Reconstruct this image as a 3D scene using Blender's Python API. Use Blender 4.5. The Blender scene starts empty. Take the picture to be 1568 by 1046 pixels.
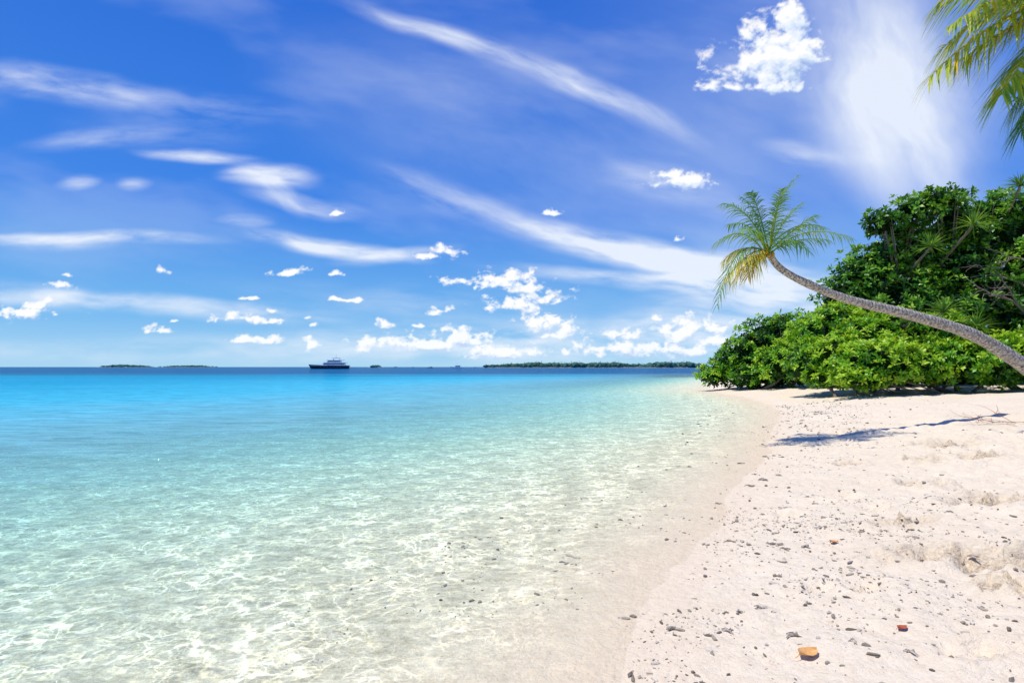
import bpy, math, random
import numpy as np
from mathutils import Vector, noise as mnoise
random.seed(7); RNG=np.random.default_rng(7)
S=bpy.context.scene
S.view_settings.view_transform='Standard'
S.view_settings.look='None'
S.view_settings.exposure=0
FPX=871.0; PITCH=math.radians(2.56); CAMH=1.5
# ---------------------------------------------------------------- camera
cam=bpy.data.cameras.new("camera"); cam.lens=20.0; cam.sensor_width=36
cam.clip_start=0.05; cam.clip_end=60000
camo=bpy.data.objects.new("camera",cam); S.collection.objects.link(camo)
camo.location=(0,0,CAMH); camo.rotation_euler=(math.radians(90)+PITCH,0,0)
S.camera=camo
def ray(px,py):
    u=(px-784)/FPX; v=(523-py)/FPX
    return np.array([u, math.cos(PITCH)-v*math.sin(PITCH), math.sin(PITCH)+v*math.cos(PITCH)])
def site(px,py,D):
    r=ray(px,py); r=r/r[1]*D
    return np.array([r[0],r[1],r[2]+CAMH])
# ---------------------------------------------------------------- helpers
def nrm(a):
    a=np.asarray(a,float); return a/(np.linalg.norm(a,axis=-1,keepdims=True)+1e-9)
def mesh_np(name,V,F,mat=None,tint=None,smooth=False,attrs=None,parent=None):
    V=np.asarray(V,np.float32); me=bpy.data.meshes.new(name)
    if isinstance(F,np.ndarray):
        n,k=F.shape
        me.vertices.add(len(V)); me.vertices.foreach_set("co",V.ravel())
        me.loops.add(n*k); me.loops.foreach_set("vertex_index",F.astype(np.int32).ravel())
        me.polygons.add(n); me.polygons.foreach_set("loop_start",np.arange(0,n*k,k,dtype=np.int32))
        me.update(calc_edges=True)
    else:
        me.from_pydata(V.tolist(),[],F); me.update()
    if tint is not None:
        attrs=dict(attrs or {}); attrs['tint']=tint
    for a,val in (attrs or {}).items():
        at=me.attributes.new(a,'FLOAT','POINT'); at.data.foreach_set("value",np.asarray(val,np.float32))
    if smooth: me.polygons.foreach_set("use_smooth",np.ones(len(me.polygons),dtype=bool))
    if mat: me.materials.append(mat)
    o=bpy.data.objects.new(name,me); S.collection.objects.link(o)
    if parent: o.parent=parent
    return o
def empty(name):
    o=bpy.data.objects.new(name,None); S.collection.objects.link(o); return o
class MB:
    def __init__(s): s.V=[];s.F=[];s.T=[];s.n=0
    def add(s,V,F,t=0.5):
        V=np.asarray(V,float); s.V.append(V)
        s.F.extend([tuple(int(i)+s.n for i in f) for f in F])
        s.T.append(np.full(len(V),t) if np.isscalar(t) else np.asarray(t)); s.n+=len(V)
    def obj(s,name,mat,**k):
        return mesh_np(name,np.concatenate(s.V),s.F,mat,tint=np.concatenate(s.T),**k)
def tube(P,R,n=8,cap=True):
    P=np.asarray(P,float); m=len(P); R=np.broadcast_to(R,(m,)) if np.ndim(R)==0 else np.asarray(R)
    T=nrm(np.gradient(P,axis=0)); ref=np.array([0.13,0.31,1.0]); V=[];F=[]
    for i in range(m):
        if abs(np.dot(T[i],nrm(ref)))>0.97: ref=np.array([1.0,0.2,0.1])
        a=nrm(np.cross(T[i],ref)); b=np.cross(T[i],a)
        for k in range(n):
            th=2*math.pi*k/n; V.append(P[i]+R[i]*(a*math.cos(th)+b*math.sin(th)))
    for i in range(m-1):
        for k in range(n):
            F.append((i*n+k,i*n+(k+1)%n,(i+1)*n+(k+1)%n,(i+1)*n+k))
    if cap: F.append(tuple(range(n))[::-1]); F.append(tuple((m-1)*n+k for k in range(n)))
    return np.array(V),F
def catmull(P,n=8):
    P=np.asarray(P,float); P=np.vstack([2*P[0]-P[1],P,2*P[-1]-P[-2]]); out=[]
    for i in range(1,len(P)-2):
        for k in range(n):
            t=k/n; a,b,c,d=P[i-1],P[i],P[i+1],P[i+2]
            out.append(0.5*((2*b)+(-a+c)*t+(2*a-5*b+4*c-d)*t*t+(-a+3*b-3*c+d)*t**3))
    out.append(P[-2]); return np.array(out)
_tab=np.random.default_rng(3).random((256,256))
def vn(x,y):
    xi=np.floor(x).astype(int); yi=np.floor(y).astype(int); fx=x-xi; fy=y-yi
    fx=fx*fx*(3-2*fx); fy=fy*fy*(3-2*fy)
    g=lambda a,b:_tab[a%256,b%256]
    return (g(xi,yi)*(1-fx)+g(xi+1,yi)*fx)*(1-fy)+(g(xi,yi+1)*(1-fx)+g(xi+1,yi+1)*fx)*fy-0.5
def fbm(x,y,o=4):
    r=0;a=1
    for i in range(o): r=r+a*vn(x+17.3*i,y-9.1*i); x=x*2.03;y=y*2.03;a*=0.5
    return r
def fbmr(x,y,o=6,g=.55):
    r=0;a=1
    for i in range(o):
        r=r+a*vn(x+17.3*i,y-9.1*i)
        x,y=2.05*(x*.8-y*.6),2.05*(x*.6+y*.8); a*=g
    return r
def sst(a,b,x):
    t=np.clip((x-a)/(b-a),0,1); return t*t*(3-2*t)
# ---------------------------------------------------------------- shoreline / ground height
SH=np.array([(-60,-400),(-8,-30),(-3,-6),(-0.9,0),(0.48,2.7),(1.09,3.87),(1.95,5.5),(3.47,8.3),(4.9,11),(6.1,13.3),(8.2,17.5),(10.2,22.5),(11.4,28),(12.2,34),(14.5,42),(22,60),(44,110),(120,300),(1000,2500),(8000,20000)],float)
SHd=np.vstack([SH[:1],catmull(SH[1:16],5),SH[16:]])
def sdist(x,y):
    d=np.full(x.shape,1e9)
    for a,b in zip(SHd[:-1],SHd[1:]):
        ab=b-a; t=np.clip(((x-a[0])*ab[0]+(y-a[1])*ab[1])/(ab@ab+1e-12),0,1)
        d=np.minimum(d,np.hypot(x-a[0]-t*ab[0],y-a[1]-t*ab[1]))
    return np.where(x>np.interp(y,SHd[:,1],SHd[:,0]),d,-d)
PATCH=[]
def hgt(x,y,full=True):
    x=np.asarray(x,float);y=np.asarray(y,float)
    s=sdist(x,y)
    s=s+0.26*fbm(x*0.9,y*0.9,4)*np.exp(-np.abs(s)/3)
    land=0.95*(1-np.exp(-0.105*np.maximum(s,0)))
    sea=-1.6*(1-np.exp(-np.maximum(-s,0)/26))-0.00002*np.maximum(-s,0)
    h=np.where(s>0,land,sea)
    m=sst(0.8,3.5,s)
    near=np.exp(-np.maximum(y-2,0)/60)
    h=h+m*near*(0.12*fbm(x*0.8,y*0.8,3)+0.16*np.abs(fbmr(x*2.0,y*2.0,4)))
    h=h+sst(0.0,0.8,s)*0.034*fbmr(x*5,y*5,4)
    for (cx,cy,rx,ry,dp) in PATCH:
        r=np.hypot((x-cx)/rx,(y-cy)/ry)
        k=np.exp(-r**2*1.2)
        h=h+k*dp*(fbmr(x*8+cx,y*8,4)*2.6-0.7)+0.38*dp*np.exp(-((r-1.15)/0.28)**2)
    return h,s
def ground_at(px,py):
    r=ray(px,py)
    ds=np.linspace(1.5,40,3000); p=r/r[1]
    h,_=hgt(p[0]*ds,ds); z=CAMH+p[2]*ds
    i=int(np.argmax(z<h)); return np.array([p[0]*ds[i],ds[i],h[i]])
def gz(x,y): return float(hgt(np.array([x]),np.array([y]))[0][0])
for (px,py,rx,ry,dp) in [(1412,746,.24,.24,.17),(1515,768,.40,.26,.15),(1440,850,.45,.20,.12),(1530,862,.3,.16,.13),(1540,905,.16,.10,.16),(1412,705,.24,.20,.15),(1385,802,.3,.10,.10),(1505,698,.35,.28,.14),(1300,662,.5,.35,.08),(1250,640,.4,.4,.07),(1450,680,.5,.4,.10),(1210,680,.2,.3,.04),(1510,1000,.22,.12,.06),(1350,622,.6,.6,.13),(1450,622,.6,.6,.13),(1530,620,.6,.5,.08),(1230,615,.6,.6,.10),(1290,760,.2,.2,.06),(1330,900,.15,.12,.05),(1210,790,.15,.15,.05),(1300,710,.2,.25,.08),(1340,780,.18,.14,.08),(1250,900,.12,.08,.04)]:
    g=ground_at(px,py); PATCH.append((g[0],g[1],rx,ry,dp))
def lines(fine_a,fine_b,step,lo,hi,gr):
    L=list(np.arange(fine_a,fine_b,step)); d=step; v=L[-1]
    while v<hi: d*=gr; v+=d; L.append(v)
    d=step; v=L[0]; A=[]
    while v>lo: d*=gr; v-=d; A.append(v)
    return np.array(A[::-1]+L)
def grid(xs,ys):
    X,Y=np.meshgrid(xs,ys); nx=len(xs); ny=len(ys)
    i=np.arange((nx-1)*(ny-1)); r=i//(nx-1); c=i%(nx-1); a=r*nx+c
    return X.ravel(),Y.ravel(),np.stack([a,a+1,a+1+nx,a+nx],1)
# ---------------------------------------------------------------- material helper
class NT:
    def __init__(s,nt): s.t=nt; nt.nodes.clear()
    def n(s,typ,ins=None,**pr):
        nd=s.t.nodes.new(typ)
        for k,v in pr.items(): setattr(nd,k,v)
        for k,v in (ins or {}).items():
            sk=nd.inputs[k]
            if isinstance(v,bpy.types.NodeSocket): s.t.links.new(v,sk)
            else: sk.default_value=v
        return nd
    def m(s,op,a,b=None,c=None,clamp=False):
        d={0:a}
        if b is not None:d[1]=b
        if c is not None:d[2]=c
        return s.n('ShaderNodeMath',d,operation=op,use_clamp=clamp).outputs[0]
    def vm(s,op,a,b=None):
        d={0:a}
        if b is not None:d[1]=b
        nd=s.n('ShaderNodeVectorMath',d,operation=op)
        return nd.outputs[1] if op in('LENGTH','DOT_PRODUCT') else nd.outputs[0]
    def scale(s,a,f):
        nd=s.n('ShaderNodeVectorMath',{0:a},operation='SCALE')
        if isinstance(f,bpy.types.NodeSocket): s.t.links.new(f,nd.inputs[3])
        else: nd.inputs[3].default_value=f
        return nd.outputs[0]
    def noise(s,vec,sc,det=4,rough=0.5,out=0,dist=0):
        return s.n('ShaderNodeTexNoise',{'Vector':vec,'Scale':sc,'Detail':det,'Roughness':rough,'Distortion':dist}).outputs[out]
    def mapv(s,vec,sc,rot=0):
        return s.n('ShaderNodeMapping',{'Vector':vec,'Scale':sc,'Rotation':(0,0,rot)}).outputs[0]
    def mix(s,f,a,b,bt='MIX'):
        nd=s.n('ShaderNodeMix',data_type='RGBA',blend_type=bt); nd.clamp_factor=True
        for i,v in ((0,f),(6,a),(7,b)):
            if isinstance(v,bpy.types.NodeSocket): s.t.links.new(v,nd.inputs[i])
            else: nd.inputs[i].default_value=v if i==0 else ((*v,1) if len(v)==3 else v)
        return nd.outputs[2]
    def ss(s,v,a,b,lo=0.0,hi=1.0):
        return s.n('ShaderNodeMapRange',{0:v,1:a,2:b,3:lo,4:hi},interpolation_type='SMOOTHSTEP').outputs[0]
    def ramp(s,f,st):
        nd=s.n('ShaderNodeValToRGB',{0:f}); e=nd.color_ramp.elements
        while len(e)<len(st): e.new(0.5)
        for el,(p,c) in zip(e,st): el.position=p; el.color=(*c,1)
        return nd.outputs[0]
    def attr(s,name): return s.n('ShaderNodeAttribute',attribute_name=name).outputs['Fac']
    def bump(s,h,st,dist,nrm=None):
        d={'Height':h,'Strength':st,'Distance':dist}
        if nrm is not None:d['Normal']=nrm
        return s.n('ShaderNodeBump',d).outputs[0]
def newmat(name):
    m=bpy.data.materials.new(name); m.use_nodes=True; return m,NT(m.node_tree)
def out(t,sh): t.t.links.new(sh,t.n('ShaderNodeOutputMaterial').inputs[0])
def simple(name,col,rough=0.6,var=0.15,scale=5.0,spec=0.3,bump=0.0):
    m,t=newmat(name); pos=t.n('ShaderNodeNewGeometry').outputs['Position']
    n=t.noise(pos,scale,5,0.6)
    c=t.mix(n,tuple(x*(1-var) for x in col),tuple(min(1,x*(1+var)) for x in col))
    d={'Base Color':c,'Roughness':rough,'Specular IOR Level':spec}
    if bump: d['Normal']=t.bump(n,0.6,bump)
    out(t,t.n('ShaderNodeBsdfPrincipled',d).outputs[0]); return m
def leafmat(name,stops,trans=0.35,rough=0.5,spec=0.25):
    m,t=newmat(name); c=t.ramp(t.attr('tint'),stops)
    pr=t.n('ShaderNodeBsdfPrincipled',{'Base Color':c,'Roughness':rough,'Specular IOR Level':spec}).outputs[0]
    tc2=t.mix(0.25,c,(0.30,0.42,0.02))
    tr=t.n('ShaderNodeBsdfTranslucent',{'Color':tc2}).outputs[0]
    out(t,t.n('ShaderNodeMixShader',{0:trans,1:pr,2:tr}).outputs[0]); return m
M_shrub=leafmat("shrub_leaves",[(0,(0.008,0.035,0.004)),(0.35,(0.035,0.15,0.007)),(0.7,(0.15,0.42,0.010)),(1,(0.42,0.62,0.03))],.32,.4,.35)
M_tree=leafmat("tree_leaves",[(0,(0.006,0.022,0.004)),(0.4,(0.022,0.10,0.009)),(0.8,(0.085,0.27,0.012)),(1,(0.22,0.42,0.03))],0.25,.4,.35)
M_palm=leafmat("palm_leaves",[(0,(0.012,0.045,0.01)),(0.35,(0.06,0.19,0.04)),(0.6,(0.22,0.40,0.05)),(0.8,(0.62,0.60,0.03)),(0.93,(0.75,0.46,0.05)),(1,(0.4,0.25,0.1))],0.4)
M_core=simple("dark_filler_core",(0.007,0.022,0.004),0.9,0.4,6,0.05)  # near-black filler blobs; the shade inside the foliage is put into their colour
M_bark=simple("bark",(0.20,0.16,0.12),0.9,0.5,14,0.1,0.02)
M_trunk,t=newmat("palm_trunk_bark")
pos=t.n('ShaderNodeNewGeometry').outputs['Position']; tn=t.attr('tint')
ring=t.m('FRACT',t.m('ADD',tn,t.m('MULTIPLY',t.noise(pos,9,3),0.5)))
rr=t.ss(ring,0.0,0.3)
n1=t.noise(pos,22,6,0.7)
c=t.mix(t.ss(n1,.32,.66),(0.12,0.10,0.085),(0.66,0.60,0.52)); c=t.mix(t.m('ADD',.6,t.m('MULTIPLY',rr,.4)),(0.06,0.045,0.035),c)
nb=t.bump(t.m('ADD',rr,n1),0.8,0.02)
out(t,t.n('ShaderNodeBsdfPrincipled',{'Base Color':c,'Roughness':0.9,'Specular IOR Level':0.1,'Normal':nb}).outputs[0])
# ---- sand
M_sand,t=newmat("sand")
pos=t.n('ShaderNodeNewGeometry').outputs['Position']
a_s=t.attr('s'); a_p=t.attr('patch')
nL=t.noise(pos,0.8,4,0.6); nM=t.noise(pos,14,5,0.65); nF=t.noise(pos,160,3,0.7)
c=t.mix(nL,(0.73,0.61,0.44),(0.83,0.725,0.56))
c=t.mix(t.ss(nM,0.35,0.75,0,0.4),c,(0.60,0.47,0.32))
sp=t.ss(nF,0.62,0.72,0,0.65); c=t.mix(sp,c,(0.30,0.23,0.15))
wet=t.ss(t.m('ADD',a_s,t.m('MULTIPLY',nL,0.5)),0.9,0.1,0,0.40)
c=t.mix(wet,c,(0.76,0.60,0.41))
c=t.mix(t.m('MULTIPLY',a_p,t.ss(t.noise(pos,45,4,0.7),0.35,0.65)),c,(0.38,0.28,0.17))
sea=t.ss(a_s,0.1,-1.6)
nb8=t.noise(t.mapv(pos,(.8,1.3,1),.3),9,6,0.85)
bed=t.mix(t.ss(nb8,0.44,0.64,0,0.7),(0.78,0.71,0.51),(0.42,0.37,0.22))
c=t.mix(sea,c,bed)
bn=t.bump(nF,0.4,0.006); bn=t.bump(nM,0.7,0.06,bn)
rough=t.m('SUBTRACT',0.95,t.m('MULTIPLY',wet,0.35))
out(t,t.n('ShaderNodeBsdfPrincipled',{'Base Color':c,'Roughness':rough,'Specular IOR Level':0.15,'Normal':bn}).outputs[0])
xs=lines(0,8.5,0.035,-14000,14000,1.08); ys=lines(1.9,9.5,0.036,-500,20000,1.04)
X,Y,F=grid(xs,ys); H,SS=hgt(X,Y)
pt=np.zeros_like(X)
for i,(cx,cy,rx,ry,dp) in enumerate(PATCH):
    if i in(0,1,2,3,4,5,6,7,10,20): pt=np.maximum(pt,0.95*np.exp(-(((X-cx)/rx)**2+((Y-cy)/ry)**2)*1.5))
mesh_np("sand_beach_ground",np.stack([X,Y,H],1),F,M_sand,smooth=True,attrs={'s':SS,'patch':pt})
# ---- water
M_water,t=newmat("sea_water")
geo=t.n('ShaderNodeNewGeometry'); pos=geo.outputs['Position']; sx=t.n('ShaderNodeSeparateXYZ',{0:pos}); yy=sx.outputs[1]
w=t.attr('w')
nst=t.noise(t.mapv(pos,(0.012,0.05,1)),1.0,5,0.62)
nmid=t.noise(t.mapv(pos,(0.12,0.5,1)),1.0,4,0.65)
w2=t.m('ADD',w,t.m('MULTIPLY',t.m('SUBTRACT',nst,0.5),0.16))
w2=t.m('ADD',w2,t.m('MULTIPLY',t.m('SUBTRACT',nmid,0.5),0.10))
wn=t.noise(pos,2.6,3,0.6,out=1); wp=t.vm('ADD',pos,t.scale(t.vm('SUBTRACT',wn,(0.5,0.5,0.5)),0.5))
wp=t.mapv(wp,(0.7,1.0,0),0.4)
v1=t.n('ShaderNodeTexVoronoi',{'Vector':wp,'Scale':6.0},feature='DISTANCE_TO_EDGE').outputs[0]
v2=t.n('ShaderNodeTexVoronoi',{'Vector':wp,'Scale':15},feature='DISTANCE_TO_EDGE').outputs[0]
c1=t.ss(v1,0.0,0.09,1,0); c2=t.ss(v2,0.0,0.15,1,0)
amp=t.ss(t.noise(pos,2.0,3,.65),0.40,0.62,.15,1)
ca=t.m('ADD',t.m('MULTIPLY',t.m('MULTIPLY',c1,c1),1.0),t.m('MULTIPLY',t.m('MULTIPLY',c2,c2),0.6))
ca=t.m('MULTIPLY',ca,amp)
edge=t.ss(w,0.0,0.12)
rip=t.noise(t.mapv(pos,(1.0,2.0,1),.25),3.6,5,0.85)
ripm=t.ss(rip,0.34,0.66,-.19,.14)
camod=t.m('ADD',1.0,t.m('MULTIPLY',edge,t.m('ADD',ripm,t.m('SUBTRACT',t.m('MULTIPLY',ca,0.72),0.09))))  # caustic threads and ripple darks, painted as a multiplier on the water tint
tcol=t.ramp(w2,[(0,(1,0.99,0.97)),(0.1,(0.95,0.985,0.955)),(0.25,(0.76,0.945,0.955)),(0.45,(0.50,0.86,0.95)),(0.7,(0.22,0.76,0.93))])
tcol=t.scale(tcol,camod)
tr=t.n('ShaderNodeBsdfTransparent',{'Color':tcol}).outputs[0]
deep=t.ss(t.m('ADD',yy,t.m('MULTIPLY',t.m('SUBTRACT',nst,0.5),110)),65,150)
bcol=t.ramp(w2,[(0,(0.58,0.74,0.70)),(0.3,(0.42,0.69,0.74)),(0.5,(0.20,0.57,0.68)),(0.65,(0.05,0.44,0.60)),(0.8,(0.004,0.30,0.48))])
bcol=t.mix(deep,bcol,(0.003,0.09,0.22))
pfine=t.noise(t.mapv(pos,(0.5,2.2,1),.1),1.2,7,0.85)
bcol=t.scale(bcol,t.ss(pfine,0.3,0.7,.58,1.42))  # light and dark of the ripples painted into the body colour
body=t.n('ShaderNodeBsdfDiffuse',{'Color':bcol}).outputs[0]
opac=t.m('MAXIMUM',t.ss(w2,0.18,0.72,0.0,0.90),deep)
b1=t.noise(t.mapv(pos,(0.8,1.2,1),.3),9,4,0.65)
bn=t.bump(b1,0.8,0.03); bn=t.bump(rip,0.8,0.08,bn)
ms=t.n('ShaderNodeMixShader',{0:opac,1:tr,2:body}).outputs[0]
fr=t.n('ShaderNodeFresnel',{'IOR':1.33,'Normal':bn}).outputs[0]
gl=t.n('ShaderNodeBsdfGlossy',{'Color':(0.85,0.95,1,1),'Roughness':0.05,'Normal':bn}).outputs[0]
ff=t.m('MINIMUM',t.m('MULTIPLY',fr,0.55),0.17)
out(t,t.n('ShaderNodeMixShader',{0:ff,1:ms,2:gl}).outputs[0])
xs=lines(-3,9,0.25,-14000,14000,1.1); ys=lines(1.5,16,0.25,-500,20000,1.1)
X,Y,F=grid(xs,ys); ss_=sdist(X,Y); d=np.maximum(-ss_,0)
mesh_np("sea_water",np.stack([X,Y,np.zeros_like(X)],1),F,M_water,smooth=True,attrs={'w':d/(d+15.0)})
# ---------------------------------------------------------------- rubble
M_stone,t=newmat("coral_rubble"); tn=t.attr('tint')
c=t.ramp(tn,[(0,(0.08,0.065,0.05)),(0.3,(0.26,0.22,0.17)),(0.6,(0.46,0.40,0.32)),(1,(0.72,0.67,0.57))])
out(t,t.n('ShaderNodeBsdfPrincipled',{'Base Color':c,'Roughness':0.9}).outputs[0])
import bmesh
bm=bmesh.new(); bmesh.ops.create_icosphere(bm,subdivisions=1,radius=1); IV=np.array([v.co[:] for v in bm.verts]); IF=[tuple(v.index for v in f.verts) for f in bm.faces]; bm.free()
bm=bmesh.new(); bmesh.ops.create_icosphere(bm,subdivisions=3,radius=1); IV3=np.array([v.co[:] for v in bm.verts]); IF3=np.array([tuple(v.index for v in f.verts) for f in bm.faces]); bm.free()
mb=MB(); cand=[]
while len(cand)<6500:
    y=random.uniform(2.2,6) if random.random()<0.55 else random.uniform(2.2,22)
    sh=float(np.interp(y,SHd[:,1],SHd[:,0]))
    r=random.random()
    x=sh+(abs(random.gauss(1.1,0.8)) if r<0.55 else (random.uniform(0,5) if r<0.8 else -random.uniform(0,2.5)))
    if vn(np.array([x*2.7]),np.array([y*2.1]))[0]<0.0 and r>0.15: continue
    cand.append((x,y))
cz=hgt(np.array([c[0] for c in cand]),np.array([c[1] for c in cand]))[0]
for (x,y),z in zip(cand,cz):
    sz=random.choice([0.0015,0.0015,0.002,0.002,0.003,0.003,0.004,0.004,0.005,0.009])*random.uniform(.7,1.3)*(1+0.09*y)
    V=IV*RNG.uniform(0.6,1.25,(len(IV),1))*np.array([sz*random.uniform(.8,2.8),sz,sz*.8])
    a=random.uniform(0,6.28); ca_,sa=math.cos(a),math.sin(a)
    V=np.stack([V[:,0]*ca_-V[:,1]*sa,V[:,0]*sa+V[:,1]*ca_,V[:,2]],1)+np.array([x,y,z+sz*.3])
    mb.add(V,IF,random.betavariate(1.5,2.2))
mb.obj("coral_rubble",M_stone)
mb=MB()
for (px,py,L) in [(1035,965,.07),(1130,938,.04),(1165,932,.05),(1115,968,.04),(1190,835,.07),(1202,842,.05),(1215,975,.06),(1135,710,.08),(1100,772,.05),(1395,1000,.04),(1490,858,.07),(1235,838,.05),(1168,735,.10),(1150,745,.08),(1188,728,.08),(1310,985,.04)]:
    g=ground_at(px,py)
    for k in range(5):
        a=random.uniform(0,6.28); l=L*random.uniform(.5,1)
        P=[g+[0,0,.006],g+[math.cos(a)*l*.5,math.sin(a)*l*.5,.012],g+[math.cos(a+.4)*l,math.sin(a+.4)*l,.006]]
        V,F=tube(P,[L*.14,L*.10,L*.05],5); mb.add(V,F,random.uniform(.1,.7))
mb.obj("coral_fragments",M_stone)
def fallen(px,py,L,col):
    g=ground_at(px,py); m=simple("dry_leaf",col,0.5,0.5,60,0.4)
    V=[];F=[];n=8;a=random.uniform(-.4,.4)
    for i in range(n+1):
        t_=i/n; w=L*.36*math.sin(math.pi*min(1,t_**.8*.97+.015))**.8
        for j in(-1,-.5,0,.5,1):
            x=(t_-.5)*L; y=j*w+random.uniform(-1,1)*L*.02; z=.009+abs(j)**1.5*L*.14+L*.10*(t_-.5)**2*3+random.uniform(0,.02)*L
            V.append(g+[x*math.cos(a)-y*math.sin(a),x*math.sin(a)+y*math.cos(a),z])
    for i in range(n):
        for j in range(4): F.append((i*5+j,i*5+j+1,i*5+6+j,i*5+5+j))
    V2,F2=tube([g+[-L*.5*math.cos(a),-L*.5*math.sin(a),.02],g+[-L*.75*math.cos(a),-L*.75*math.sin(a),.008]],[L*.02,L*.015],5)
    n0=len(V); mesh_np("fallen_leaf",np.array(V+list(V2)),F+[tuple(q+n0 for q in f) for f in F2],m,smooth=True)
fallen(1238,1005,.115,(0.70,0.36,0.12)); fallen(1382,966,.06,(0.40,0.09,0.03)); fallen(1277,833,.065,(0.60,0.25,0.06))
# ---------------------------------------------------------------- palms
def leaflet(mb,p,d,L,w,droop,tint,side):
    K=4; V=[];F=[]
    for i in range(K+1):
        u=i/K; c=p+d*L*u+np.array([0,0,-1])*droop*L*u*u
        ww=w*(0.55+0.9*u if u<.4 else 0.91*(1-u)/.6+0.05)
        V+= [c-side*ww*.5,c+side*ww*.5]
    for i in range(K): F.append((2*i,2*i+1,2*i+3,2*i+2))
    mb.add(V,F,tint)
def frond(mb,P0,P1,P2,LL,n,tint,w=.03,droop=.45,r0=.022,tipt=0.0):
    P0,P1,P2=map(np.asarray,(P0,P1,P2)); N=24
    tt=np.linspace(0,1,N)[:,None]; C=(1-tt)**2*P0+2*tt*(1-tt)*P1+tt*tt*P2
    V,F=tube(C,np.linspace(r0,r0*.18,N),5); mb.add(V,F,min(1,tint+.2))
    for i in range(n):
        u=.14+.86*(i+.5)/n; c=(1-u)**2*P0+2*u*(1-u)*P1+u*u*P2
        T=nrm(2*(1-u)*(P1-P0)+2*u*(P2-P1)); sd=np.cross(T,[0,0,1.0])
        if np.linalg.norm(sd)<.15: sd=np.cross(T,[0.3,1,0])
        sd=nrm(sd); up=np.cross(sd,T)
        prof=(math.sin(math.pi*min(1,(u*.82+.10)))**.7)
        for sg in(-1,1):
            if random.random()<.05: continue
            l=LL*prof*random.uniform(.75,1.1)
            d=nrm(T*(.5+.5*u)+sd*sg*.85+up*random.uniform(-.1,.3)+RNG.normal(0,.08,3))
            leaflet(mb,c,d,l,w*random.uniform(.8,1.2),droop*random.uniform(.6,1.5),float(np.clip(tint+tipt*u+random.gauss(0,.09),0,1)),nrm(np.cross(d,up)))
def palm_trunk(name,P,R,parent):
    C=catmull(P,14); m=len(C); L=np.concatenate([[0],np.cumsum(np.linalg.norm(np.diff(C,axis=0),axis=1))])
    k=int(L[-1]/.035); u=np.linspace(0,L[-1],k); C=np.stack([np.interp(u,L,C[:,i]) for i in range(3)],1)
    Rr=np.interp(u,np.linspace(0,L[-1],len(R)),R)
    ph=(u/.09)%1.0; Rr=Rr*(1+.025*(ph-.5))*(1+.03*np.sin(u*7)+.02*np.sin(u*23))
    V,F=tube(C,Rr,14); t_=np.repeat(u/.09,14)
    return mesh_np(name,V,F,M_trunk,tint=t_,smooth=True,parent=parent)
pm=empty("leaning_palm_tree")
base=site(1655,600,13.4); base[2]=gz(base[0],base[1])-.1
cr=site(1176,388,11.0)
palm_trunk("trunk",[base,site(1610,590,13.2),site(1568,560,12.9),site(1492,514,12.6),site(1400,484,12.2),site(1300,459,11.7),site(1235,434,11.3),site(1196,412,11.1),cr],[.24,.2,.165,.14,.125,.115,.10,.085,.075,.06],pm)
mb=MB()
for (x1,y1,x2,y2,dd,ti) in [(1180,310,1222,268,.1,.50),(1150,315,1106,312,-.2,.42),(1140,335,1092,375,.2,.55),(1165,320,1135,302,.5,.36),
    (1125,350,1098,468,-.4,.42),(1150,372,1112,430,-.5,.84),(1230,335,1305,366,0,.5),(1215,330,1262,350,.7,.42),(1215,350,1248,330,-.6,.46),
    (1205,350,1238,385,-.9,.36),(1160,345,1130,352,-1.0,.5),(1155,385,1130,408,.5,.88),(1150,330,1115,345,.9,.44),(1140,395,1118,440,.1,.9),(1190,320,1196,290,-.5,.45),(1130,370,1108,400,.4,.80),(1160,310,1150,295,-.3,.40),(1200,330,1230,310,.5,.44),(1210,360,1270,368,-.3,.40),(1160,385,1145,425,-.2,.86)]:
    a=site(x1,y1,11+dd*.6); b=site(x2,y2,11+dd)
    frond(mb,cr+RNG.normal(0,.02,3),a,b,.40,38,ti,w=.021,droop=.6,r0=.018)
for k in range(9):
    a=random.uniform(0,6.28); V=IV*np.array([.035,.035,.045])+cr+[math.cos(a)*.09,math.sin(a)*.09,random.uniform(-.08,.02)]
    mb.add(V,IF,.9)
mb.obj("crown_fronds",M_palm,parent=pm)
pm2=empty("coconut_palm_tree")
D=9.0; cr2=site(1690,-20,D)
b2=np.array([cr2[0]+2.2,D+1.0,0]); b2[2]=gz(b2[0],b2[1])-.1
palm_trunk("trunk",[b2,b2+[-.4,-.2,2.2],cr2+[.9,.4,-2.5],cr2+[.2,.1,-.7],cr2],[.2,.16,.14,.12,.1],pm2)
mb=MB()
for (x1,y1,x2,y2,dd,ti,LL) in [(1540,0,1424,118,0,.70,.95),(1525,-70,1438,5,.5,.66,.85),(1575,15,1462,100,.4,.72,.9),(1560,-40,1448,45,-.3,.68,.9),(1550,-30,1440,78,.9,.70,.9),(1590,40,1535,145,-.3,.62,.85),(1610,50,1555,130,.4,.64,.85),(1625,80,1565,200,.2,.45,.8),(1610,70,1548,170,.8,.50,.8),(1645,110,1588,270,.5,.35,.7),(1630,140,1590,320,.1,.3,.6),
    (1560,-120,1500,-30,-.8,.6,.7),(1760,-140,1880,0,0,.5,.6),(1800,-60,1900,120,.4,.5,.6),(1720,-180,1760,-220,.3,.5,.6),(1700,60,1700,200,-1.8,.5,.6),(1720,-80,1790,60,2.2,.5,.6),(1600,-120,1590,-20,2.2,.55,.6),(1740,40,1800,220,.3,.45,.6)]:
    frond(mb,cr2,site(x1,y1,D+dd*.6),site(x2,y2,D+dd),LL,72,ti,w=.045,droop=.55,r0=.03,tipt=.06)
for k in range(8):
    a=random.uniform(0,6.28); mb.add(IV*.11+cr2+[math.cos(a)*.22,math.sin(a)*.22,-.25],IF,.55)
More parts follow.
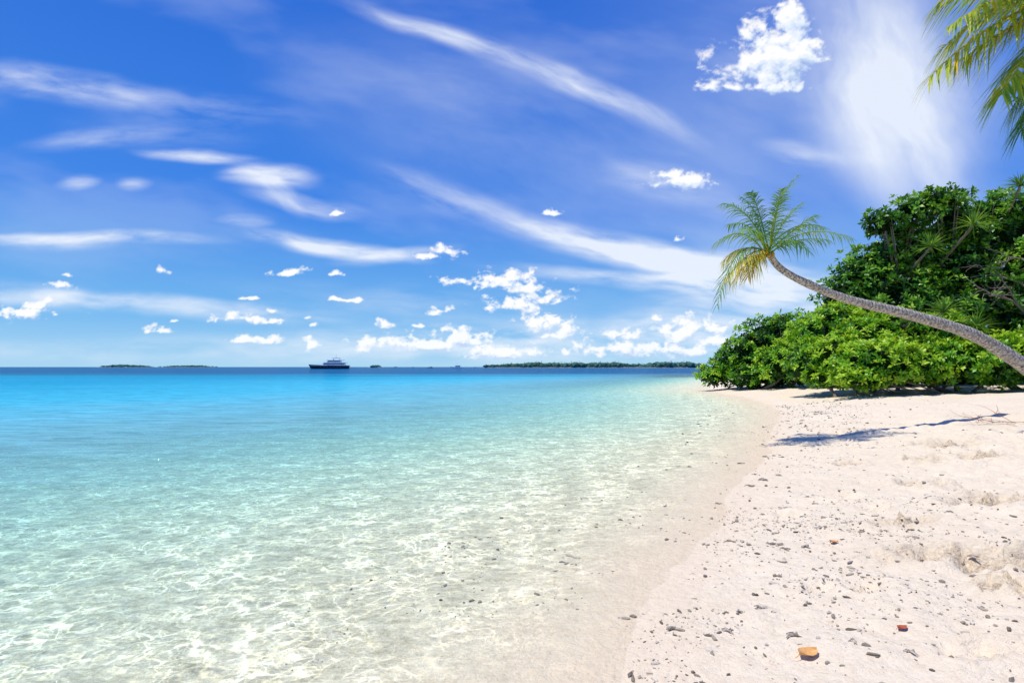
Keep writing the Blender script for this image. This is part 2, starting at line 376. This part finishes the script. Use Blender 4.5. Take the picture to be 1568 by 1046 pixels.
mb.obj("crown_fronds",M_palm,parent=pm2)
# ---------------------------------------------------------------- shrubs & tree
def leaves(P,A,U,L,W,bend):
    Sd=nrm(np.cross(A,U)); U=nrm(np.cross(Sd,A)); n=len(P)
    L=L[:,None];W=W[:,None];b=bend[:,None]
    m=P+A*L*.6+U*L*.05
    V=np.stack([P,m+Sd*W*.5,m-Sd*W*.5,P+A*L-U*L*b],1).reshape(-1,3)
    i=np.arange(n)*4
    F=np.concatenate([np.stack([i,i+1,i+2],1),np.stack([i+1,i+3,i+2],1)])
    return V,F
def plant(name,clumps,mat,dens,LS,tbase,seed,nl=7,core=.70,rough=1.0):
    rng=np.random.default_rng(seed); par=empty(name); Ps=[];Ns=[];Ts=[]
    cs=[]
    for (px,py,rx,ry,D) in clumps:
        c=site(px,py,D); k=D/FPX; cs.append((c,np.array([rx*k,(rx+ry)*.5*k*1.0,ry*k])))
    cV=[];cF=[];o=0
    for ci,(c,r) in enumerate(cs):
        area=4*math.pi*((r[0]*r[1]+r[0]*r[2]+r[1]*r[2])/3); n=int(area*dens)
        q=nrm(rng.normal(size=(n,3)))
        f=np.array([mnoise.noise(Vector(v*2.2+ci*7.7)) for v in q]); f2=np.array([mnoise.noise(Vector(v*5+ci*3.1)) for v in q])
        rad=1+rough*(.28*f+.26*f2)+rng.normal(0,.06,n)-rng.random(n)**3*.3
        p=c+q*r*rad[:,None]
        keep=np.ones(n,bool)
        for cj,(c2,r2) in enumerate(cs):
            if cj!=ci: keep&=~(np.linalg.norm((p-c2)/(r2*.75),axis=1)<1)
        gzv=hgt(p[:,0],p[:,1])[0]; keep&=p[:,2]>np.maximum(gzv,0)+.12
        p=p[keep];q=q[keep]; tv=rng.normal(0,.12)
        Ps.append(p);Ns.append(nrm(q/r)); Ts.append(np.clip(tbase+.45*f[keep]+.8*f2[keep]+.25*q[:,2]+rng.normal(0,.12,len(p))+tv,0,1))  # lumps and tops lighter, hollows darker: shading put into the leaf tint
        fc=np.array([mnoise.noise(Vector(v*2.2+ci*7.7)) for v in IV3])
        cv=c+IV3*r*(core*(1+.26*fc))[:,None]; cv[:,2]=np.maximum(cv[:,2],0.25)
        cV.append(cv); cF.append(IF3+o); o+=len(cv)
    P=np.concatenate(Ps);Nn=np.concatenate(Ns);T=np.concatenate(Ts); n=len(P)
    axis=nrm(Nn*.7+np.array([0,0,.55])+rng.normal(0,.28,(n,3)))
    a=nrm(np.cross(axis,rng.normal(size=(n,3)))); b=np.cross(axis,a)
    VV=[];FF=[];TT=[];o=0
    for k in range(nl):
        th=2.4*k+rng.random(n)*.5; el=.25+.9*k/nl
        d=nrm((a*np.cos(th)[:,None]+b*np.sin(th)[:,None])*math.cos(el)+axis*math.sin(el)+rng.normal(0,.12,(n,3)))
        V,F=leaves(P+d*LS*.08,d,axis+rng.normal(0,.2,(n,3)),LS*rng.uniform(.7,1.25,n),LS*.45*rng.uniform(.8,1.2,n),rng.uniform(.0,.35,n))
        VV.append(V);FF.append(F+o);o+=len(V);TT.append(np.repeat(np.clip(T+rng.normal(0,.08,n)+.05*(k/nl-.5),0,1),4))
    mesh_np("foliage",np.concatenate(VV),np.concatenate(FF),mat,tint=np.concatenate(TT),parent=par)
    mesh_np("dark_filler_core",np.concatenate(cV),np.concatenate(cF),M_core,smooth=True,parent=par)
    return par,cs
def limbs(par,name,cs,base,seed,r=.08):
    rd=random.Random(seed); mb=MB()
    for (c,rr) in cs:
        b=np.array([base[0]+rd.gauss(0,.35),base[1]+rd.gauss(0,.3),0])
        b[2]=gz(b[0],b[1])-.1
        mid=(b+c)/2+np.array([rd.gauss(0,.35),rd.gauss(0,.35),-.1*abs(c[0]-b[0])])
        C=catmull([b,mid,c],6); V,F=tube(C,np.linspace(r,r*.3,len(C)),6); mb.add(V,F)
        for k in range(3):
            e=c+np.array([rd.uniform(-1,1),rd.uniform(-1,1),rd.uniform(0,1)])*rr*.9
            V,F=tube(catmull([mid,(mid+e)/2+[0,0,.1],e],4),np.linspace(r*.4,r*.1,9),5); mb.add(V,F)
    mb.obj(name,M_bark,parent=par)
A=[(1098,573,26,17,36),(1125,560,34,24,36),(1145,543,36,28,35),(1180,522,42,36,35),(1216,512,36,30,34),(1160,575,46,17,34),(1210,556,46,32,32),(1250,520,40,36,31)]
par,cs=plant("beach_shrub",A,M_shrub,20,.24,.28,11,rough=1.2); g=site(1190,590,33); limbs(par,"branches",cs,g,1,.1)
B=[(1243,552,34,30,25),(1252,515,32,26,26),(1295,548,48,38,24),(1285,500,40,32,26),(1345,556,56,32,22),(1330,520,46,32,24),(1400,556,55,28,22),(1460,552,55,32,22),(1520,552,55,34,21.5),(1575,548,55,34,21.5),(1370,510,60,34,24),(1320,578,44,14,21.8),(1640,540,70,50,21.5),(1440,512,55,30,24),(1265,575,30,14,24),(1730,540,80,60,21.5)]
par,cs=plant("beach_shrub",B,M_shrub,26,.2,.66,12,rough=1.25)
for k,gg in enumerate([(1310,598,22.5),(1450,598,22.5),(1560,596,22)]):
    limbs(par,"branches",cs[k*5:k*5+5],site(*gg),20+k,.07)
C=[(1292,452,36,28,28),(1325,425,42,34,28),(1380,455,60,44,27.5),(1352,338,26,16,27),(1362,352,30,12,27.5),(1400,322,36,20,27),(1440,306,38,16,27),(1350,398,42,24,28),(1405,380,46,26,28),(1460,345,46,32,28),(1465,410,62,48,28),(1530,360,55,48,27.5),(1545,322,44,24,27),(1500,470,70,50,27),(1585,420,60,70,27),(1435,480,60,40,26.5),(1580,500,60,50,26),(1640,360,70,80,27),(1700,450,90,90,27),(1320,480,50,34,28),
   (1290,562,45,30,30),(1350,562,60,32,29),(1440,562,60,32,29),(1530,562,60,32,28),(1620,562,60,32,28)]
par,cs=plant("broadleaf_tree",C,M_tree,17,.26,.52,13,core=.60,rough=1.6)
for k,gg in enumerate([(1390,598,28.5),(1500,598,28.5),(1600,598,28.5)]):
    limbs(par,"branches",cs[k*6:k*6+6],site(*gg),30+k,.14)
rd=random.Random(5); mb=MB()
def twig(p,d,L,r,lev):
    pts=[p];q=p.copy();dd=d.copy()
    for i in range(5):
        dd=nrm(dd+np.array([rd.gauss(0,.22),rd.gauss(0,.18),rd.gauss(.03,.2)])); q=q+dd*L/5; pts.append(q.copy())
    V,F=tube(pts,np.linspace(r,r*.5,6),5); mb.add(V,F)
    if lev>0:
        for i in (2,3,4,5):
            twig(pts[i],nrm(dd+np.array([rd.gauss(0,.7),rd.gauss(0,.4),rd.gauss(.1,.6)])),L*.6,r*.5,lev-1)
twig(site(1590,500,25.2),np.array([-.6,-.1,1.]),2.4,.07,2); twig(site(1570,440,25.2),np.array([-.6,-.1,.6]),1.5,.05,2); twig(site(1585,400,25.4),np.array([-.7,0,.3]),1.5,.045,2)
mb.obj("bare_branches",simple("weathered_bark",(0.24,0.19,0.15),0.9,0.4,14,0.1,0.02),parent=par)
def pandan(heads,D,seed):
    rd=random.Random(seed); par=empty("pandanus_plant"); mb=MB(); ms=MB()
    for (px,py,L,ti) in heads:
        c=site(px,py,D)
        g=c+[rd.uniform(-.4,.6),2.6,0]; g[2]=gz(g[0],g[1])-.1
        V,F=tube(catmull([g,[g[0],g[1]-.3,c[2]*.7],c],6),np.linspace(.09,.05,13),7); ms.add(V,F)
        for k in range(75):
            a=rd.uniform(0,6.28); e=rd.uniform(-.2,1.35)
            d=np.array([math.cos(a)*math.cos(e),math.sin(a)*math.cos(e),math.sin(e)])
            leaflet(mb,c,d,L*rd.uniform(.7,1.1),.055,rd.uniform(.1,.45),min(1,max(0,rd.gauss(ti,.08))),nrm(np.cross(d,[.1,.2,1])))
    mb.obj("blades",M_palm,parent=par); ms.obj("stem",M_bark,parent=par)
pandan([(1445,478,1.0,.45),(1400,490,.8,.48),(1495,500,.9,.45)],22.5,3)
pandan([(1425,378,1.0,.45),(1490,345,1.2,.48),(1562,285,.9,.36)],25.4,4)
mb=MB(); rd=random.Random(9)
g=ground_at(1545,650)+[0,0,.05]
for k in range(6): twig(g+[rd.uniform(-.3,.5),rd.uniform(-.2,.2),0],np.array([rd.uniform(-1,1),rd.uniform(-.3,.3),.06]),.6,.010,1)
for v in mb.V: v[:,2]=g[2]-.03+np.abs(v[:,2]-g[2]+.03)*.5
mb.obj("driftwood_branch",simple("driftwood",(0.35,0.17,0.10),.8,.4,20,.2))
# ---------------------------------------------------------------- far islands
M_isl=simple("distant_trees",(0.06,0.14,0.11),1,.4,.02,0); M_isand=simple("distant_sand",(0.6,0.58,0.5),1,.1,.05,0)  # bluish tree colour has the distance haze mixed in
def island(px0,px1,D,hpx,seed,dens=1.0):
    rd=random.Random(seed); par=empty("distant_island"); mb=MB(); k=D/FPX
    n=int((px1-px0)*1.6*dens)
    for i in range(n):
        u=(i+rd.random())/n; px=px0+(px1-px0)*u
        prof=(.45+.55*min(1,4*u,4*(1-u)))*(.75+.5*abs(mnoise.noise(Vector((px*.03,seed,0)))))
        x=(px-784)/FPX*D; h=hpx*k*prof*rd.uniform(.7,1.1); r=h*rd.uniform(.45,.8)
        V=IV*RNG.uniform(.75,1.2,(len(IV),1))*[r*1.4,r*1.4,h*.5]+[x,D+rd.uniform(0,60),h*.5+.4]
        mb.add(V,IF)
        if rd.random()<.14:
            xx=x+rd.uniform(-5,5); hh=h*1.25
            V,F=tube([[xx,D,1],[xx+1,D,hh]],[.35,.25],4); mb.add(V,F)
            for j in range(7):
                a=j*.9; d=np.array([math.cos(a),math.sin(a),.25]); leaflet(mb,np.array([xx+1,D,hh]),nrm(d),3.4,.9,.6,.5,nrm(np.cross(d,[0,0,1])))
    mb.obj("tree_line",M_isl,parent=par)
    V=[];F=[]; m=24
    for i in range(m+1):
        u=i/m; x=(px0-3+(px1-px0+6)*u-784)/FPX*D; dd=12*math.sin(math.pi*u)**.5+3
        V+=[[x,D-dd,-.3],[x,D-dd*.3+3,.45],[x,D+90,.6]]
    for i in range(m): F+=[(3*i,3*i+3,3*i+4,3*i+1),(3*i+1,3*i+4,3*i+5,3*i+2)]
    mesh_np("sand_bank",np.array(V,float),F,M_isand,parent=par)
island(742,1010,1500,9.0,1); island(985,1085,1350,9.5,2); island(150,228,2800,4.2,3); island(242,325,3000,3.4,4)
island(566,580,2400,4.2,6)
# ---------------------------------------------------------------- yacht
M_navy=simple("navy_hull_paint",(0.012,0.02,0.05),.25,.1,1,.6); M_white=simple("white_paint",(0.8,0.8,0.8),.35,.03,1,.5); M_glass=simple("dark_glass",(0.03,0.04,0.06),.1,.1,1,.8)
def hull(L,B,h,n=16,z0=-.5):
    V=[];F=[];rows=[(z0,.75),(0.15*h,.9),(.6*h,.98),(h,1.0)]
    for i in range(n+1):
        u=i/n; bw=B*.5*(min(1,(u*1.9))**.62)*(1-.12*max(0,u-.7)/.3)
        for z,kx in rows:
            sheer=(z/h if z>0 else 0)*(.38*h*(1-u)**2)
            x=-L/2+L*u-( (1-u)**3)*(z/h if z>0 else -.1)*L*.06
            V+=[[x,-bw*kx,z+sheer],[x,bw*kx,z+sheer]]
    R=len(rows)*2
    for i in range(n):
        for r in range(len(rows)-1):
            a=i*R+2*r; b=(i+1)*R+2*r
            F+=[(a,b,b+2,a+2),(a+1,a+3,b+3,b+1)]
        a=i*R+R-2; b=(i+1)*R+R-2; F.append((a,b,b+1,a+1))
    F.append(tuple([n*R+2*r for r in range(4)]+[n*R+2*r+1 for r in (3,2,1,0)])); F.append((0,2,4,6,7,5,3,1))
    return np.array(V),F
def slab(x0,x1,b,z0,z1,rf=0,rb=0,taper=.92):
    V=[[x0,-b/2,z0],[x1,-b/2,z0],[x1,b/2,z0],[x0,b/2,z0],[x0+rf,-b/2*taper,z1],[x1-rb,-b/2*taper,z1],[x1-rb,b/2*taper,z1],[x0+rf,b/2*taper,z1]]
    return np.array(V,float),[(0,3,2,1),(4,5,6,7),(0,1,5,4),(1,2,6,5),(2,3,7,6),(3,0,4,7)]
def place(par,px,D,rot=0):
    par.location=((px-784)/FPX*D,D,0); par.rotation_euler=(0,0,rot)
def yacht():
    par=empty("motor_yacht"); L=29
    V,F=hull(L,6.6,2.5); mesh_np("hull",V,F,M_navy,parent=par,smooth=False)
    w=MB()
    for a in [(-L/2+.2,L/2-.3,6.0,2.55,2.85,0,0,1),(-6.5,11.5,5.4,2.85,4.6,2.2,.3),(-5.2,13.0,5.8,4.62,4.9,.6,0,1),(-3,8.5,4.8,4.9,6.5,1.8,.4),(-2.6,10.5,5.2,6.52,6.78,.5,0,1),(0.5,3,3.2,6.78,7.3,.9,.5),(1.5,7.5,4.4,8.2,8.45,.3,0,1),(3.6,5.2,1.2,8.45,9.6,.5,.4,.7)]:
        V,F=slab(*a); w.add(V,F)
    for x in(2.2,6.8):
        for y in(-1.9,1.9): V,F=tube([[x,y,6.6],[x+.3,y,8.3]],[.12,.12],6); w.add(V,F)
    V,F=tube([[4.5,0,9.5],[4.8,0,11.6]],[.1,.04],6); w.add(V,F)
    w.add(IV*.45+[4.2,0.9,9.0],IF); w.add(IV*.45+[4.2,-.9,9.0],IF)
    for i in range(12):
        x=-L/2+.3+i*.75; V,F=tube([[x,-min(3,(i*.4+.2)),2.7+.06*(12-i)],[x,-min(3,(i*.4+.2)),3.7+.05*(12-i)]],[.04,.04],4); w.add(V,F)
    w.obj("superstructure",M_white,parent=par)
    g=MB()
    for a in [(-4.9,10.5,5.44,3.5,4.0,1.0,.2,.965),(-2.0,7.6,4.84,5.5,6.0,.85,.3,.965)]:
        V,F=slab(*a); V[:,1]*=1.01; g.add(V,F)
    for i in range(7): V,F=slab(-7+i*2.4,-6+i*2.4,6.56,1.2,1.6,0,0,1); g.add(V,F)
    g.obj("windows",M_glass,parent=par); return par
y=yacht(); place(y,506,440,math.radians(8))
def boat(px,D,L,rot=0,mast=False):
    par=empty("small_boat"); V,F=hull(L,L*.24,L*.09,10); mesh_np("hull",V,F,random.choice([M_white,M_navy]),parent=par)
    w=MB()
    for a in [(-L*.12,L*.34,L*.19,L*.09,L*.2,L*.03,0),(-L*.18,L*.4,L*.21,L*.202,L*.22,0,0,1)]:
        V,F=slab(*a); w.add(V,F)
    V,F=tube([[L*.05,0,L*.2],[L*.05,0,L*(.5 if mast else .3)]],[L*.01,L*.006],5); w.add(V,F)
    w.obj("cabin",M_white,parent=par)
    g=MB(); V,F=slab(-L*.07,L*.3,L*.195,L*.12,L*.165,L*.01,0,.99); g.add(V,F); g.obj("windows",M_glass,parent=par)
    place(par,px,D,rot)
boat(605,900,9,.3); boat(632,1000,8,.1); boat(659,950,9,0.2,True); boat(699,800,16,.1,True); boat(573,1200,14,.2); boat(728,1000,8,3.0)
# ---------------------------------------------------------------- light
sv=nrm(np.array([-.36,-.10,1.0])); SE=math.asin(sv[2]); SR=math.atan2(sv[0],sv[1])
sun=bpy.data.lights.new("sun",'SUN'); sun.energy=4.5; sun.angle=math.radians(.53); sun.color=(1,.955,.87)
so=bpy.data.objects.new("sun",sun); S.collection.objects.link(so); so.rotation_euler=Vector(-sv).to_track_quat('-Z','Y').to_euler(); so.location=(-20,-5,50)
W=bpy.data.worlds.new("World"); S.world=W; W.use_nodes=True; t=NT(W.node_tree)
sky=t.n('ShaderNodeTexSky',sky_type='NISHITA',sun_disc=False,sun_elevation=SE,sun_rotation=SR,altitude=0,air_density=1.0,dust_density=.3,ozone_density=2.5).outputs[0]
gen=t.n('ShaderNodeTexCoord').outputs['Generated']; sp=t.n('ShaderNodeSeparateXYZ',{0:gen})
elr=t.n('ShaderNodeMapRange',{0:sp.outputs[2],1:0.0,2:0.6,3:0,4:1}).outputs[0]
grade=t.ramp(elr,[(0,(.38,.70,.97)),(.13,(.15,.48,.92)),(.42,(.035,.235,.85)),(1,(.008,.13,.70))])
grade=t.scale(grade,10.0)
c=t.mix(.87,sky,grade)
bg=t.n('ShaderNodeBackground',{'Color':c,'Strength':.1}).outputs[0]
t.t.links.new(bg,t.n('ShaderNodeOutputWorld').inputs[0])
# ---------------------------------------------------------------- clouds: high shell of cloud, 18 km out, thin/opaque by density
CU=[(1160,100,50,34),(1200,84,56,32),(1192,48,42,34),(1215,18,34,24),(1245,74,36,18),(1160,122,56,14),(1048,276,48,13),(1022,268,26,8),(838,325,17,5),(1046,362,12,4),(682,383,26,8),(660,392,24,4),(765,434,56,15),(808,442,46,11),(785,471,40,12),(835,458,30,9),(840,500,34,14),(870,515,30,11),(1055,512,48,20),(1090,525,36,12),(998,489,9,6),(955,515,36,10),(650,530,66,13),(590,498,14,6),(700,522,46,13),(575,530,26,11),(640,498,10,4),(40,478,50,10),(60,468,30,9),(85,440,18,5),(92,422,15,3),(248,506,26,7),(268,490,10,3),(375,519,20,6),(410,519,20,6),(482,529,12,8),(478,497,8,4),(527,459,27,4),(445,414,25,5),(516,419,8,4),(243,416,13,4),(510,325,16,4),(382,455,11,3),(678,475,15,6),(380,490,42,6),(415,474,10,4),(465,484,9,3),(940,535,80,12),(780,540,80,10),(1020,538,80,12),(-90,500,60,14),(-160,470,50,14),(1640,480,60,20)]
CI=[(800,92,250,11,-23,.40),(660,30,110,9,-25,.28),(940,140,150,9,-24,.28),(60,118,160,14,-8,.45),(250,150,200,14,-6,.16),(285,233,80,7,-7,.6),(395,268,66,11,0,.75),(460,312,85,9,-8,.42),(420,298,40,9,-40,.3),(500,378,130,8,-6,.75),(610,388,80,7,8,.4),(110,367,180,6,-2,.75),(130,200,100,9,6,.3),(230,190,130,18,-4,.12),(960,380,170,14,-14,.85),(1080,410,150,17,-12,.75),(1150,445,150,26,-8,.8),(720,310,150,13,-20,.3),(1360,130,190,60,-72,.52),(1400,210,130,60,-72,.42),(1310,120,160,50,-75,.25),(200,470,260,8,-5,.5),(60,455,120,11,-8,.35),(1000,435,200,8,-6,.5),(640,470,220,18,-3,.18),(780,200,330,90,-18,.14),(1180,200,200,90,-20,.14),(1240,230,60,10,-10,.3),(100,272,24,7,0,.35),(182,282,24,7,0,.3),(360,345,40,5,0,.4),(390,488,140,9,-3,.45),(90,380,70,5,-3,.3),(1020,270,90,16,-10,.25),(1420,60,160,60,-60,.35),(1090,500,130,22,0,.5),(830,530,330,20,0,.6),(300,540,400,12,0,.3)]
u=np.linspace(-1.05,1.05,1500); v=np.concatenate([[-.02],np.linspace(0,.64,460)])
U,Vv,F=grid(u,v); shp=(len(v),len(u))
TX=784+FPX*np.tan(U); TY=562-FPX*np.tan(Vv)/np.cos(U)
wx=fbmr(TX/60,TY/40,5); wy=fbmr(TX/60+50,TY/40+31,5)
cu=np.full(len(TX),9.0); hh=np.zeros(len(TX))
for (px,py,rx,ry) in CU:
    dx=(TX+wx*14-px)/(rx*1.3); dyr=(TY+wy*8-py)/(ry*1.5); dy=np.where(dyr>0,dyr*1.7,dyr)
    dd=np.hypot(dx,dy); b=dd<cu; cu=np.where(b,dd,cu); hh=np.where(b,np.clip(-dyr,-1,1),hh)
def cn(X_,Y_):
    a=fbmr(X_/34,Y_/26,6,.62); b=fbmr(X_/17+40,Y_/12,5,.62)
    m=sst(180,330,Y_); return a*(1-m)+b*m
n1=cn(TX+wx*10,TY+wy*8)
Fp=(1-cu)*1.15+n1*1.25-.02
dens=sst(0,.75,Fp)*sst(-1.0,-.2,1-cu)
dens=dens*(.97-.12*sst(480,550,TY))
Tk=np.clip(Fp,0,1.5).reshape(shp)
def shade(dr,dc):
    return np.roll(np.roll(Tk,-dr,0),dc,1)
em1=(Tk-shade(5,3)).ravel(); em2=(Tk-shade(12,6)).ravel()
lit=np.clip(.68+.38*hh+.65*em1+.35*em2,0,1)  # bright sunward tops and duller undersides, computed into the cloud's emission colour
wx2=fbm(TX/260,TY/160,5)*40; wy2=fbm(TX/260+90,TY/160+11,5)*18
ci=np.zeros(len(TX))
for (px,py,rl,rw,ang,stg) in CI:
    a=math.radians(-ang); dx=TX+wx2-px; dy=TY+wy2-py
    al_=(dx*math.cos(a)+dy*math.sin(a)); be=(-dx*math.sin(a)+dy*math.cos(a))
    r=np.hypot(al_/(rl*1.5),be/(rw*2.5)); m=r<1
    f=np.zeros(len(TX)); f[m]=(1-r[m]**2)**2
    tx=np.zeros(len(TX)); big=rw>=40
    tx[m]=fbmr((al_[m]+px)/(160 if big else 95),(be[m]+py)/(60 if big else 20),6,.55)
    ci+=stg*f*np.clip(.80+(.75 if big else 1.15)*tx,0.05,1.4)
vt=fbmr(TX/300+TY/420,TY/90-TX/420,5,.5)
veil=(.12*sst(-.1,.6,vt)+.09*sst(700,1300,TX)*(1+.6*vt))*sst(.02,.2,Vv)
cir=np.minimum(ci+veil,.86)
al=1-(1-cir)*(1-dens)
litc=np.where(al>1e-4,(dens*lit+ (1-dens)*cir*.80)/np.maximum(dens+(1-dens)*cir,1e-4),.8)
R=18000.0
VV=np.stack([R*np.cos(Vv)*np.sin(U),R*np.cos(Vv)*np.cos(U),R*np.sin(Vv)],1)
M_cl,t=newmat("cloud")
col=t.ramp(t.attr('lit'),[(0,(.50,.63,.86)),(.45,(.72,.82,.98)),(.8,(.88,.93,1.0)),(1,(1,1,1))])
em=t.n('ShaderNodeEmission',{'Color':col,'Strength':1.03}).outputs[0]
tr=t.n('ShaderNodeBsdfTransparent').outputs[0]
out(t,t.n('ShaderNodeMixShader',{0:t.attr('alpha'),1:tr,2:em}).outputs[0])
M_cl.cycles.emission_sampling='NONE'
mesh_np("clouds",VV,F,M_cl,smooth=True,attrs={'alpha':al,'lit':litc})
